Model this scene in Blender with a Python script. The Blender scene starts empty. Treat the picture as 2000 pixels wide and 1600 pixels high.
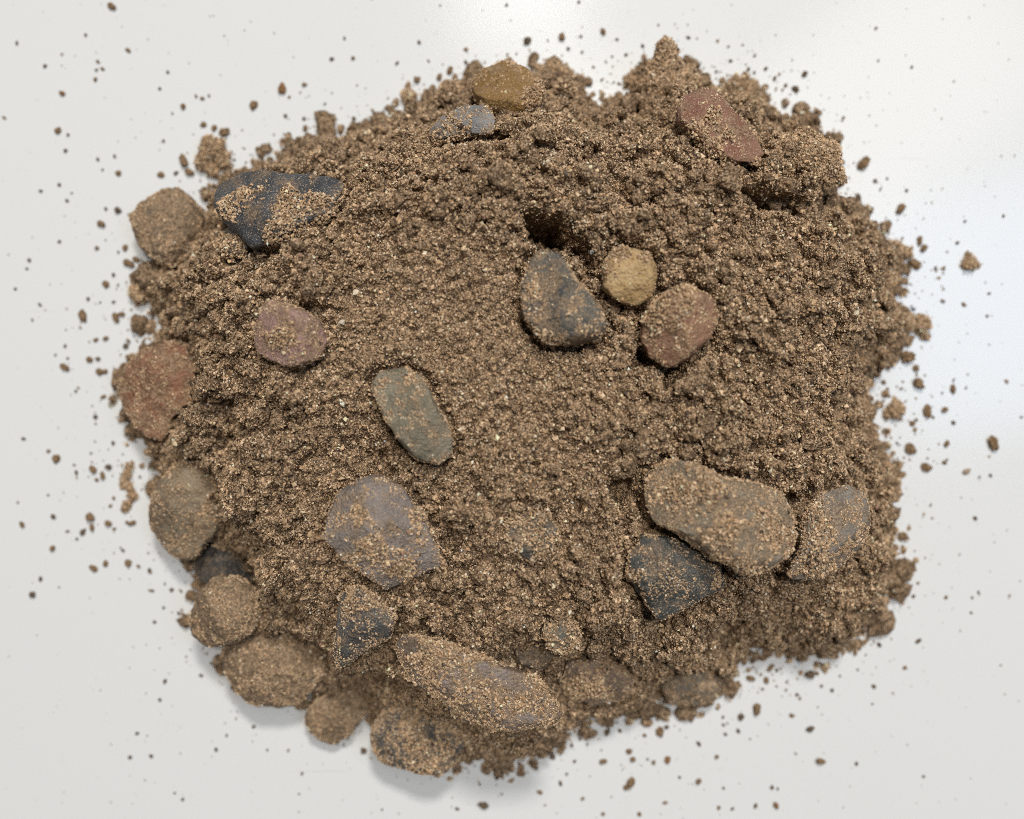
import bpy, math
import numpy as np

# ------------------------------------------------------------------ camera, light, exposure
H = 0.36                 # camera height above the board (m)
PX = 0.000135            # metres on the board per photo pixel (photo 2000 x 1600)
scene = bpy.context.scene
col = scene.collection

cam_data = bpy.data.cameras.new("camera")
cam = bpy.data.objects.new("camera", cam_data)
col.objects.link(cam)
cam.location = (0, 0, H)
cam_data.sensor_width = 36.0
cam_data.lens = 36.0 * H / (2000 * PX)
cam_data.clip_start = 0.01
cam_data.clip_end = 20.0
cam_data.dof.use_dof = True
cam_data.dof.focus_distance = H - 0.043
cam_data.dof.aperture_fstop = 6.5
scene.camera = cam

world = bpy.data.worlds.new("World")
scene.world = world
world.use_nodes = True
bg = world.node_tree.nodes["Background"]
bg.inputs[0].default_value = (0.93, 0.96, 1.0, 1)
bg.inputs[1].default_value = 0.05


def area_lamp(name, loc, target, sx, sy, power, colour):
    d = bpy.data.lights.new(name, 'AREA')
    d.shape = 'RECTANGLE'
    d.size, d.size_y = sx, sy
    d.energy = power
    d.color = colour
    o = bpy.data.objects.new(name, d)
    col.objects.link(o)
    v = np.array(target, float) - np.array(loc, float)
    v /= np.linalg.norm(v)
    from mathutils import Vector
    o.rotation_euler = Vector(v).to_track_quat('-Z', 'Y').to_euler()
    o.location = loc
    return o


# tall window beyond the top of the picture, and two skylights that mirror in the glossy board
area_lamp("ceiling_lamp", (0.12, 0.34, 2.1), (0, 0, 0.02), 0.24, 0.20, 20.0, (1.0, 0.97, 0.92))
area_lamp("window_light", (0.20, 1.20, 2.0), (0, 0, 0.02), 0.30, 0.26, 32.0, (1.0, 0.975, 0.935))
area_lamp("skylight", (0.66, 0.55, 2.1), (0.1, 0.08, 0), 0.36, 0.60, 2.4, (1.0, 0.98, 0.95))
area_lamp("skylight", (0.02, 0.80, 2.1), (0.0, 0.1, 0), 0.22, 0.26, 1.3, (1.0, 0.98, 0.95))
area_lamp("blue_skylight", (1.02, 0.22, 2.1), (0.1, 0, 0), 0.45, 0.70, 5.5, (0.46, 0.68, 1.0))
area_lamp("overhead_fill", (0, 0, 2.3), (0, 0, 0), 2.6, 2.3, 5.0, (1.0, 0.985, 0.95))  # broad unseen panel, added overhead as soft fill

scene.cycles.diffuse_bounces = 2
scene.cycles.use_denoising = False
scene.cycles.filter_width = 0.9
scene.view_settings.view_transform = 'Standard'
scene.view_settings.look = 'None'
scene.view_settings.exposure = -0.17
scene.view_settings.gamma = 1.0

# ------------------------------------------------------------------ helpers
rng = np.random.default_rng(11)


def _hash(ix, iy, iz, seed):
    h = (ix.astype(np.int64) * 374761393 + iy.astype(np.int64) * 668265263
         + iz.astype(np.int64) * 2147483647 + seed * 1274126177) & 0xFFFFFFFF
    h = ((h ^ (h >> 13)) * 1274126177) & 0xFFFFFFFF
    h = ((h ^ (h >> 16)) * 2246822519) & 0xFFFFFFFF
    h = h ^ (h >> 15)
    return (h & 0xFFFFFF) / float(0xFFFFFF)


def vnoise(p, seed=0):
    """smooth value noise, points (N,3) -> (-1..1)"""
    i = np.floor(p).astype(np.int64)
    f = p - i
    f = f * f * f * (f * (f * 6 - 15) + 10)
    r = 0.0
    for dx in (0, 1):
        wx = f[:, 0] if dx else 1 - f[:, 0]
        for dy in (0, 1):
            wy = f[:, 1] if dy else 1 - f[:, 1]
            for dz in (0, 1):
                wz = f[:, 2] if dz else 1 - f[:, 2]
                r = r + wx * wy * wz * _hash(i[:, 0] + dx, i[:, 1] + dy, i[:, 2] + dz, seed)
    return r * 2 - 1


def fbm(p, seed=0, octaves=4, gain=0.5):
    a, s, t = 1.0, 0.0, 0.0
    for k in range(octaves):
        s = s + a * vnoise(p * 2.03 ** k + 7.3 * k, seed + k)
        t += a
        a *= gain
    return s / t


def worley(x, y, seed=0):
    ix, iy = np.floor(x).astype(np.int64), np.floor(y).astype(np.int64)
    f1 = np.full(x.shape, 9.0)
    idv = np.zeros(x.shape)
    z0 = np.zeros_like(ix)
    for dx in (-1, 0, 1):
        for dy in (-1, 0, 1):
            cx, cy = ix + dx, iy + dy
            px = cx + _hash(cx, cy, z0, seed)
            py = cy + _hash(cx, cy, z0 + 1, seed)
            d = np.hypot(px - x, py - y)
            m = d < f1
            idv = np.where(m, _hash(cx, cy, z0 + 2, seed), idv)
            f1 = np.minimum(f1, d)
    return f1, idv


def sstep(a, b, x):
    t = np.clip((x - a) / (b - a), 0, 1)
    return t * t * (3 - 2 * t)


def to_world(u, v, z=0.0):
    k = PX * (H - z) / H
    return (np.asarray(u, float) - 1000) * k, -(np.asarray(v, float) - 800) * k


def to_px(x, y, z):
    k = PX * (H - z) / H
    return 1000 + x / k, 800 - y / k


def poly_dist(x, y, poly):
    """signed distance to a polygon, positive inside"""
    d = np.full(x.shape, 1e9)
    ins = np.zeros(x.shape, bool)
    n = len(poly)
    for i in range(n):
        ax, ay = poly[i]
        bx, by = poly[(i + 1) % n]
        ex, ey = bx - ax, by - ay
        t = np.clip(((x - ax) * ex + (y - ay) * ey) / (ex * ex + ey * ey + 1e-20), 0, 1)
        d = np.minimum(d, np.hypot(x - ax - t * ex, y - ay - t * ey))
        if ay != by:
            c = ((ay > y) != (by > y)) & (x < ex * (y - ay) / ey + ax)
            ins ^= c
    return np.where(ins, d, -d)


def mesh_object(name, verts, faces, mat, parent=None, colour=None, smooth=False):
    me = bpy.data.meshes.new(name)
    verts = np.ascontiguousarray(verts, np.float32)
    faces = np.ascontiguousarray(faces, np.int32)
    nf, k = faces.shape
    me.vertices.add(len(verts))
    me.vertices.foreach_set("co", verts.ravel())
    me.loops.add(nf * k)
    me.loops.foreach_set("vertex_index", faces.ravel())
    me.polygons.add(nf)
    me.polygons.foreach_set("loop_start", np.arange(0, nf * k, k, dtype=np.int32))
    me.polygons.foreach_set("loop_total", np.full(nf, k, np.int32))
    me.polygons.foreach_set("use_smooth", np.full(nf, smooth, bool))
    if colour is not None:
        a = me.color_attributes.new("tone", 'FLOAT_COLOR', 'POINT')
        c = np.ones((len(verts), 4), np.float32)
        c[:, :3] = colour
        a.data.foreach_set("color", c.ravel())
    me.update(calc_edges=True)
    me.validate()
    me.materials.append(mat)
    o = bpy.data.objects.new(name, me)
    col.objects.link(o)
    if parent is not None:
        o.parent = parent
    return o


def icosphere(sub):
    t = (1 + 5 ** 0.5) / 2
    v = [(-1, t, 0), (1, t, 0), (-1, -t, 0), (1, -t, 0), (0, -1, t), (0, 1, t), (0, -1, -t), (0, 1, -t),
         (t, 0, -1), (t, 0, 1), (-t, 0, -1), (-t, 0, 1)]
    f = [(0, 11, 5), (0, 5, 1), (0, 1, 7), (0, 7, 10), (0, 10, 11), (1, 5, 9), (5, 11, 4), (11, 10, 2), (10, 7, 6),
         (7, 1, 8), (3, 9, 4), (3, 4, 2), (3, 2, 6), (3, 6, 8), (3, 8, 9), (4, 9, 5), (2, 4, 11), (6, 2, 10),
         (8, 6, 7), (9, 8, 1)]
    v = [np.array(p) / np.linalg.norm(p) for p in v]
    for _ in range(sub):
        mid, nf = {}, []

        def m(a, b):
            key = (min(a, b), max(a, b))
            if key not in mid:
                q = v[a] + v[b]
                v.append(q / np.linalg.norm(q))
                mid[key] = len(v) - 1
            return mid[key]
        for a, b, c in f:
            ab, bc, ca = m(a, b), m(b, c), m(c, a)
            nf += [(a, ab, ca), (b, bc, ab), (c, ca, bc), (ab, bc, ca)]
        f = nf
    return np.array(v), np.array(f)


ICO1, ICO1F = icosphere(1)
ICO2, ICO2F = icosphere(2)
ICO3, ICO3F = icosphere(3)

OCT = np.array([(1, 0, 0), (-1, 0, 0), (0, 1, 0), (0, -1, 0), (0, 0, 1), (0, 0, -1)], float)
OCTF = np.array([(0, 2, 4), (2, 1, 4), (1, 3, 4), (3, 0, 4), (2, 0, 5), (1, 2, 5), (3, 1, 5), (0, 3, 5)])

# grain colours: (share, linear rgb)
PALETTE = [(0.52, (0.50, 0.335, 0.195)), (0.16, (0.31, 0.198, 0.11)), (0.22, (0.67, 0.485, 0.31)),
           (0.02, (0.42, 0.255, 0.13)), (0.03, (0.76, 0.63, 0.47)), (0.04, (0.08, 0.056, 0.038)),
           (0.01, (0.32, 0.185, 0.125))]


def grain_tones(n, gen=rng):
    share = np.array([p[0] for p in PALETTE])
    k = gen.choice(len(PALETTE), n, p=share / share.sum())
    c = np.array([p[1] for p in PALETTE])[k]
    return np.clip(c * gen.lognormal(0.04, 0.20, (n, 1)), 0.02, 0.85)


def random_rot(n, gen=rng):
    q = gen.normal(size=(n, 4))
    q /= np.linalg.norm(q, axis=1, keepdims=True)
    w, x, y, z = q.T
    return np.stack([np.stack([1 - 2 * (y * y + z * z), 2 * (x * y - z * w), 2 * (x * z + y * w)], 1),
                     np.stack([2 * (x * y + z * w), 1 - 2 * (x * x + z * z), 2 * (y * z - x * w)], 1),
                     np.stack([2 * (x * z - y * w), 2 * (y * z + x * w), 1 - 2 * (x * x + y * y)], 1)], 1)


def grain_mesh(pos, rad, gen=rng):
    n = len(pos)
    loc = OCT[None] * gen.uniform(0.72, 1.35, (n, 6, 1)) + gen.normal(0, 0.16, (n, 6, 3))
    loc *= gen.uniform(0.75, 1.25, (n, 1, 3)) * rad[:, None, None]
    v = np.einsum('nij,nkj->nki', random_rot(n, gen), loc) + pos[:, None, :]
    f = OCTF[None] + (np.arange(n) * 6)[:, None, None]
    return v.reshape(-1, 3), f.reshape(-1, 3)


def grains(name, pos, rad, mat, parent, gen=rng, tint=None):
    v, f = grain_mesh(pos, rad, gen)
    c = grain_tones(len(pos), gen)
    if tint is not None:
        c = c * np.asarray(tint)
    o = mesh_object(name, v, f, mat, parent, np.repeat(c, 6, axis=0))
    o["kind"] = "stuff"
    return o


def tag(o, label, cat, group=None):
    o["label"] = label
    o["category"] = cat
    if group:
        o["group"] = group
    return o


# ------------------------------------------------------------------ materials
def new_mat(name):
    m = bpy.data.materials.new(name)
    m.use_nodes = True
    nt = m.node_tree
    return m, nt, nt.nodes["Principled BSDF"]


def node(nt, kind, **kw):
    n = nt.nodes.new(kind)
    for k, v in kw.items():
        if k in n.inputs.keys():
            n.inputs[k].default_value = v
        else:
            setattr(n, k, v)
    return n


def mix_rgb(nt, fac, a, b):
    m = nt.nodes.new("ShaderNodeMix")
    m.data_type = 'RGBA'
    for sock, val in ((m.inputs[0], fac), (m.inputs[6], a), (m.inputs[7], b)):
        if isinstance(val, bpy.types.NodeSocket):
            nt.links.new(val, sock)
        elif isinstance(val, (tuple, list)):
            sock.default_value = (*val[:3], 1)
        else:
            sock.default_value = val
    return m.outputs[2]


def ramp(nt, fac, lo, hi):
    r = nt.nodes.new("ShaderNodeMapRange")
    r.interpolation_type = 'SMOOTHSTEP'
    r.inputs['From Min'].default_value = lo
    r.inputs['From Max'].default_value = hi
    nt.links.new(fac, r.inputs['Value'])
    return r.outputs[0]


def noise_tex(nt, coord, scale, detail=3.0, rough=0.55):
    n = nt.nodes.new("ShaderNodeTexNoise")
    n.inputs['Scale'].default_value = scale
    n.inputs['Detail'].default_value = detail
    n.inputs['Roughness'].default_value = rough
    nt.links.new(coord, n.inputs['Vector'])
    return n.outputs[0]


def grain_material():
    m, nt, b = new_mat("sand_grain")
    a = node(nt, "ShaderNodeAttribute", attribute_name="tone")
    nt.links.new(a.outputs['Color'], b.inputs['Base Color'])
    b.inputs['Roughness'].default_value = 0.62
    b.inputs['Specular IOR Level'].default_value = 0.35
    return m


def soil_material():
    m, nt, b = new_mat("shade_toned_soil")
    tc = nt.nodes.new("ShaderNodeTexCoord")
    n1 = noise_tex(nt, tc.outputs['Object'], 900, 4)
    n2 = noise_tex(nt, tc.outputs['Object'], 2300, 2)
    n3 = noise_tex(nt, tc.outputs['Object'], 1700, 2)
    c = mix_rgb(nt, ramp(nt, n1, 0.38, 0.62), (0.075, 0.046, 0.025), (0.27, 0.17, 0.095))  # darkened below the grain colours, so gaps between grains look shaded
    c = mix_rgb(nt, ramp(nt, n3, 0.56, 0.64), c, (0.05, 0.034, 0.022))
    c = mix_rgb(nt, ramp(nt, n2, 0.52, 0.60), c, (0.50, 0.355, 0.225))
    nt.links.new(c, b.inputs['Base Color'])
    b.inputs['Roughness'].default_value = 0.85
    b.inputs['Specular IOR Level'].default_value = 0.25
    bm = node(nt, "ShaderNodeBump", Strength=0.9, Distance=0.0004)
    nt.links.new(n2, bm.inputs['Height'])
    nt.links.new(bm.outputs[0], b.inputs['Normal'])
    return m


def stone_material(c1, c2, dust, k, coat=False):
    m, nt, b = new_mat("pebble_stone")
    tc = nt.nodes.new("ShaderNodeTexCoord")
    mp = node(nt, "ShaderNodeMapping")
    mp.inputs['Location'].default_value = (k * 1.37, k * 0.71, k * 2.1)
    nt.links.new(tc.outputs['Object'], mp.inputs['Vector'])
    co = mp.outputs[0]
    n1 = noise_tex(nt, co, 130, 5, 0.6)
    n2 = noise_tex(nt, co, 1500, 3, 0.6)
    n3 = noise_tex(nt, co, 210, 5, 0.65)
    n4 = noise_tex(nt, co, 2900, 2, 0.5)
    c = mix_rgb(nt, ramp(nt, n1, 0.36, 0.64), c1, c2)
    dark = tuple(0.55 * x for x in c1)
    c = mix_rgb(nt, ramp(nt, n2, 0.56, 0.72), c, dark)
    # dried soil film, in blotches
    f = ramp(nt, n3, 0.55 - 0.36 * dust, 0.70 - 0.30 * dust)
    film = mix_rgb(nt, ramp(nt, n2, 0.40, 0.60), (0.14, 0.09, 0.05), (0.38, 0.26, 0.158))
    mul = node(nt, "ShaderNodeMath", operation='MULTIPLY')
    nt.links.new(f, mul.inputs[0])
    mul.inputs[1].default_value = (0.5 + 0.45 * dust) if dust > 0.01 else 0.12
    c = mix_rgb(nt, mul.outputs[0], c, film)
    # pale mineral flecks
    c = mix_rgb(nt, ramp(nt, n4, 0.59, 0.67), c, (0.46, 0.345, 0.235))
    nt.links.new(c, b.inputs['Base Color'])
    b.inputs['Roughness'].default_value = 0.72 if not coat else 0.88
    b.inputs['Specular IOR Level'].default_value = 0.35
    bm = node(nt, "ShaderNodeBump", Strength=0.85 if not coat else 1.0, Distance=0.0006)
    hm = node(nt, "ShaderNodeMath", operation='ADD')
    nt.links.new(n2, hm.inputs[0])
    nt.links.new(noise_tex(nt, co, 520, 4, 0.6), hm.inputs[1])
    nt.links.new(hm.outputs[0], bm.inputs['Height'])
    nt.links.new(bm.outputs[0], b.inputs['Normal'])
    return m


def crumb_material(name, c1, c2):
    m, nt, b = new_mat(name)
    tc = nt.nodes.new("ShaderNodeTexCoord")
    n = noise_tex(nt, tc.outputs['Object'], 2.2, 4)
    nt.links.new(mix_rgb(nt, ramp(nt, n, 0.35, 0.65), c1, c2), b.inputs['Base Color'])
    b.inputs['Roughness'].default_value = 0.85
    b.inputs['Specular IOR Level'].default_value = 0.25
    return m


def board_material():
    m, nt, b = new_mat("white_gloss_laminate")
    tc = nt.nodes.new("ShaderNodeTexCoord")
    co = tc.outputs['Object']
    n1 = noise_tex(nt, co, 9, 3)
    c = mix_rgb(nt, n1, (0.735, 0.735, 0.722), (0.76, 0.76, 0.748))
    n2 = noise_tex(nt, co, 420, 2)
    c = mix_rgb(nt, ramp(nt, n2, 0.70, 0.80), c, (0.64, 0.628, 0.60))
    # faint hairline scratches
    for rot, off, sx in ((0.6, 3.1, 24), (-0.5, 1.7, 20), (1.9, 0.4, 16)):
        mp = node(nt, "ShaderNodeMapping")
        mp.inputs['Location'].default_value = (off, off * 0.7, 0)
        mp.inputs['Rotation'].default_value = (0, 0, rot)
        mp.inputs['Scale'].default_value = (sx, 900, 1)
        nt.links.new(co, mp.inputs['Vector'])
        ns = noise_tex(nt, mp.outputs[0], 1.0, 1)
        c = mix_rgb(nt, ramp(nt, ns, 0.79, 0.83), c, (0.66, 0.65, 0.62))
    nt.links.new(c, b.inputs['Base Color'])
    r = ramp(nt, n1, 0.2, 0.8)
    mr = node(nt, "ShaderNodeMapRange")
    mr.inputs['To Min'].default_value = 0.10
    mr.inputs['To Max'].default_value = 0.16
    nt.links.new(r, mr.inputs['Value'])
    nt.links.new(mr.outputs[0], b.inputs['Roughness'])
    b.inputs['IOR'].default_value = 1.5
    return m


M_GRAIN = grain_material()
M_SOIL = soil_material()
M_BOARD = board_material()
M_CRUMB = {
    'b': crumb_material("brown_crumb", (0.13, 0.08, 0.042), (0.33, 0.215, 0.12)),
    'd': crumb_material("dark_crumb", (0.075, 0.055, 0.04), (0.20, 0.14, 0.09)),
    'o': crumb_material("orange_crumb", (0.19, 0.095, 0.04), (0.36, 0.20, 0.095)),
    'p': crumb_material("pale_crumb", (0.30, 0.21, 0.14), (0.52, 0.39, 0.28)),
}

# ------------------------------------------------------------------ board
bv = np.array([(-1.2, -1.0, 0), (1.2, -1.0, 0), (1.2, 1.0, 0), (-1.2, 1.0, 0),
               (-1.2, -1.0, -0.012), (1.2, -1.0, -0.012), (1.2, 1.0, -0.012), (-1.2, 1.0, -0.012)])
bf = np.array([(0, 1, 2, 3), (7, 6, 5, 4), (0, 4, 5, 1), (1, 5, 6, 2), (2, 6, 7, 3), (3, 7, 4, 0)])
board = mesh_object("white_tabletop", bv, bf, M_BOARD)
board["kind"] = "structure"

# ------------------------------------------------------------------ heap height field
OUT = [(540, 305), (600, 275), (680, 262), (740, 240), (790, 215), (850, 195), (920, 165), (985, 135), (1050, 140),
       (1110, 150), (1140, 185), (1165, 205), (1215, 190), (1240, 165), (1262, 140), (1300, 132), (1360, 150),
       (1420, 168), (1480, 175), (1530, 220), (1585, 250), (1600, 275), (1636, 300), (1632, 340), (1630, 375),
       (1670, 415), (1715, 455), (1752, 495), (1745, 535), (1745, 585), (1770, 620), (1780, 640), (1740, 690),
       (1712, 740), (1702, 790), (1712, 850), (1742, 890), (1755, 940), (1738, 980), (1748, 1050), (1752, 1100),
       (1733, 1140), (1728, 1190), (1690, 1230), (1640, 1275), (1580, 1285), (1540, 1272), (1470, 1270),
       (1440, 1300), (1425, 1340), (1385, 1362), (1290, 1368), (1270, 1395), (1200, 1392), (1120, 1428),
       (1050, 1465), (1000, 1487), (920, 1492), (860, 1485), (780, 1465), (740, 1400), (700, 1378), (640, 1360),
       (520, 1345), (460, 1300), (440, 1240), (400, 1215), (392, 1120), (355, 1060), (318, 1000), (305, 930),
       (292, 880), (272, 840), (240, 800), (252, 740), (282, 690), (318, 640), (292, 590), (275, 552), (305, 512),
       (350, 480), (402, 430), (415, 375), (445, 345), (500, 335)]
OUTW = [tuple(float(c) for c in to_world(u, v, 0.002)) for u, v in OUT]

STEP = 0.00027
gx = np.arange(-0.118, 0.118, STEP)
gy = np.arange(-0.108, 0.104, STEP)
GX, GY = np.meshgrid(gx, gy)
NX, NY = len(gx), len(gy)
X, Y = GX.ravel(), GY.ravel()
P0 = np.stack([X, Y, np.zeros_like(X)], 1)

edge = poly_dist(X, Y, OUTW) + 0.0016 * fbm(P0 / 0.006, 3, 3) + 0.0008 * vnoise(P0 / 0.0022, 5)
d = np.clip(edge, 0, None)
base = 0.040 * (1 - np.exp(-d / 0.0135))
dome = np.clip(1 - ((X - 0.004) / 0.105) ** 2 - ((Y - 0.022) / 0.095) ** 2, 0, None)
base += 0.017 * dome * sstep(0.0, 0.03, d)
base += 0.0035 * fbm(P0 / 0.045, 21, 2) * sstep(0.004, 0.03, d)

# large forms read from the photograph: (u, v, radius px, height mm); + mounds, - hollows
FORMS = [(1062, 456, 32, -24), (1040, 430, 40, -4), (1112, 486, 22, -13), (1142, 530, 18, -10), (1168, 570, 16, -7),
         (1478, 383, 24, -11), (1512, 392, 18, -10), (1556, 415, 14, -9), (1575, 325, 60, 7), (1450, 350, 60, 2),
         (950, 320, 150, 3), (820, 420, 120, 2.5), (690, 870, 60, -6), (745, 915, 34, -8), (610, 950, 80, -3),
         (430, 815, 46, -9), (470, 770, 60, -3), (420, 700, 30, -3), (640, 600, 40, -3), (570, 545, 80, 2.0),
         (960, 780, 110, 4), (1000, 930, 90, 2.5), (1225, 965, 28, -13), (1215, 1010, 22, -8), (1557, 985, 18, -12),
         (1262, 1205, 22, -10), (1300, 1228, 20, -7), (1040, 1275, 26, -7), (1060, 1295, 22, -6), (1143, 1245, 18, -10), (1085, 470, 22, -15), (1128, 508, 18, -11), (1495, 386, 20, -11), (1535, 402, 14, -9), (1040, 448, 20, -16),
         (822, 1217, 15, -9), (700, 1340, 46, -13), (760, 1345, 34, -12), (555, 1205, 36, -9), (470, 1060, 50, -8), (625, 1225, 26, -7), (430, 880, 34, -8),
         (1430, 1240, 34, -9), (1300, 690, 30, -4), (1245, 690, 20, -9), (1325, 735, 22, -8), (1480, 620, 120, 2.5),
         (1500, 800, 140, 2.0), (1200, 800, 60, 2), (700, 500, 60, -2), (620, 430, 60, 2.5), (970, 257, 20, -9),
         (1290, 200, 40, -3), (1700, 560, 30, 5), (1650, 480, 40, 2), (1690, 620, 24, -4), (1180, 1130, 90, 2.5),
         (1000, 1180, 70, 2), (900, 1130, 30, -3), (560, 780, 60, 3), (480, 950, 50, 3), (1360, 270, 40, 2),
         (1560, 720, 30, -2.5), (1640, 700, 26, -4), (1690, 770, 24, -4), (520, 500, 30, -4), (440, 480, 40, 2)]


def base_z(u, v):
    z = 0.02
    for _ in range(6):
        x, y = to_world(u, v, z)
        z = float(sample(base.reshape(NY, NX), np.array([x]), np.array([y]))[0])
    return z


def sample(F, x, y):
    fx = np.clip((x - gx[0]) / STEP, 0, NX - 1.001)
    fy = np.clip((y - gy[0]) / STEP, 0, NY - 1.001)
    ix, iy = fx.astype(int), fy.astype(int)
    tx, ty = fx - ix, fy - iy
    return (F[iy, ix] * (1 - tx) * (1 - ty) + F[iy, ix + 1] * tx * (1 - ty)
            + F[iy + 1, ix] * (1 - tx) * ty + F[iy + 1, ix + 1] * tx * ty)


warp_x = 0.0024 * fbm(P0 / 0.0055, 81, 3)
warp_y = 0.0024 * fbm(P0 / 0.0055, 84, 3)
for (u, v, r, mm) in FORMS:
    z = base_z(u, v)
    x, y = to_world(u, v, z)
    rr = r * PX
    q2 = ((X - x + warp_x) ** 2 + (Y - y + warp_y) ** 2) / (rr * rr)
    if mm <= -8:
        q2 = q2 * q2
    base = base + mm * 0.001 * np.exp(-q2) * sstep(0.0, 0.006, d)
base = np.clip(base, 0, None)

# crumb structure: strong on the shoulders, weaker where the soil was pressed smooth
rough = np.ones_like(X)
for (u, v, r, k) in [(880, 620, 170, 0.75), (760, 640, 120, 0.6), (1060, 800, 160, 0.6), (650, 760, 90, 0.5),
                     (1560, 800, 120, 0.45), (1540, 1200, 110, 0.6), (700, 900, 80, 0.4), (1420, 520, 90, 0.3)]:
    z = base_z(u, v)
    x, y = to_world(u, v, z)
    rough *= 1 - k * np.exp(-((X - x) ** 2 + (Y - y) ** 2) / (r * PX) ** 2)
rough *= 1 + 0.35 * fbm(P0 / 0.014, 71, 3)

wx = X + 0.0007 * vnoise(P0 / 0.003, 31)
wy = Y + 0.0007 * vnoise(P0 / 0.003, 32)


def bumps(cell, rad, seed):
    f1, idv = worley(wx / cell, wy / cell, seed)
    rr = rad * (0.55 + 0.6 * idv)
    return np.sqrt(np.clip(1 - (f1 / rr) ** 2, 0, 1)) * (0.35 + 0.65 * idv)


mask = sstep(0.0, 0.004, d)
detail = (0.0058 * bumps(0.0082, 0.56, 41) * rough
          + 0.0046 * bumps(0.0043, 0.54, 42) * rough
          + 0.0034 * bumps(0.0023, 0.53, 43) * (0.34 + 0.66 * rough)
          + 0.0017 * bumps(0.0013, 0.55, 46) * (0.50 + 0.50 * rough)
          + 0.0005 * bumps(0.00070, 0.64, 47)
          - 0.0042 * rough - 0.0012
          + 0.0016 * fbm(P0 / 0.006, 44, 3) * rough)
# little cracks
cr = np.abs(fbm(P0 / 0.016, 51, 3))
detail -= 0.0040 * (1 - sstep(0.0, 0.045, cr)) * sstep(0.1, 0.5, vnoise(P0 / 0.02, 52) + 0.25) * rough
height = np.where(edge > 0, np.clip(base + detail * mask, 0.0002, None), -0.0012)

# ------------------------------------------------------------------ stones
def S(name, label, outline, c1, c2, cover=0.5, dust=0.4, lift=0.1, thick=0.36, tilt=0.6, facet=3, moat=0.6,
      bare=(), soil=(), coat=False, fine=0.0, rough=1.0, zfix=None):
    return dict(locals())


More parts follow.
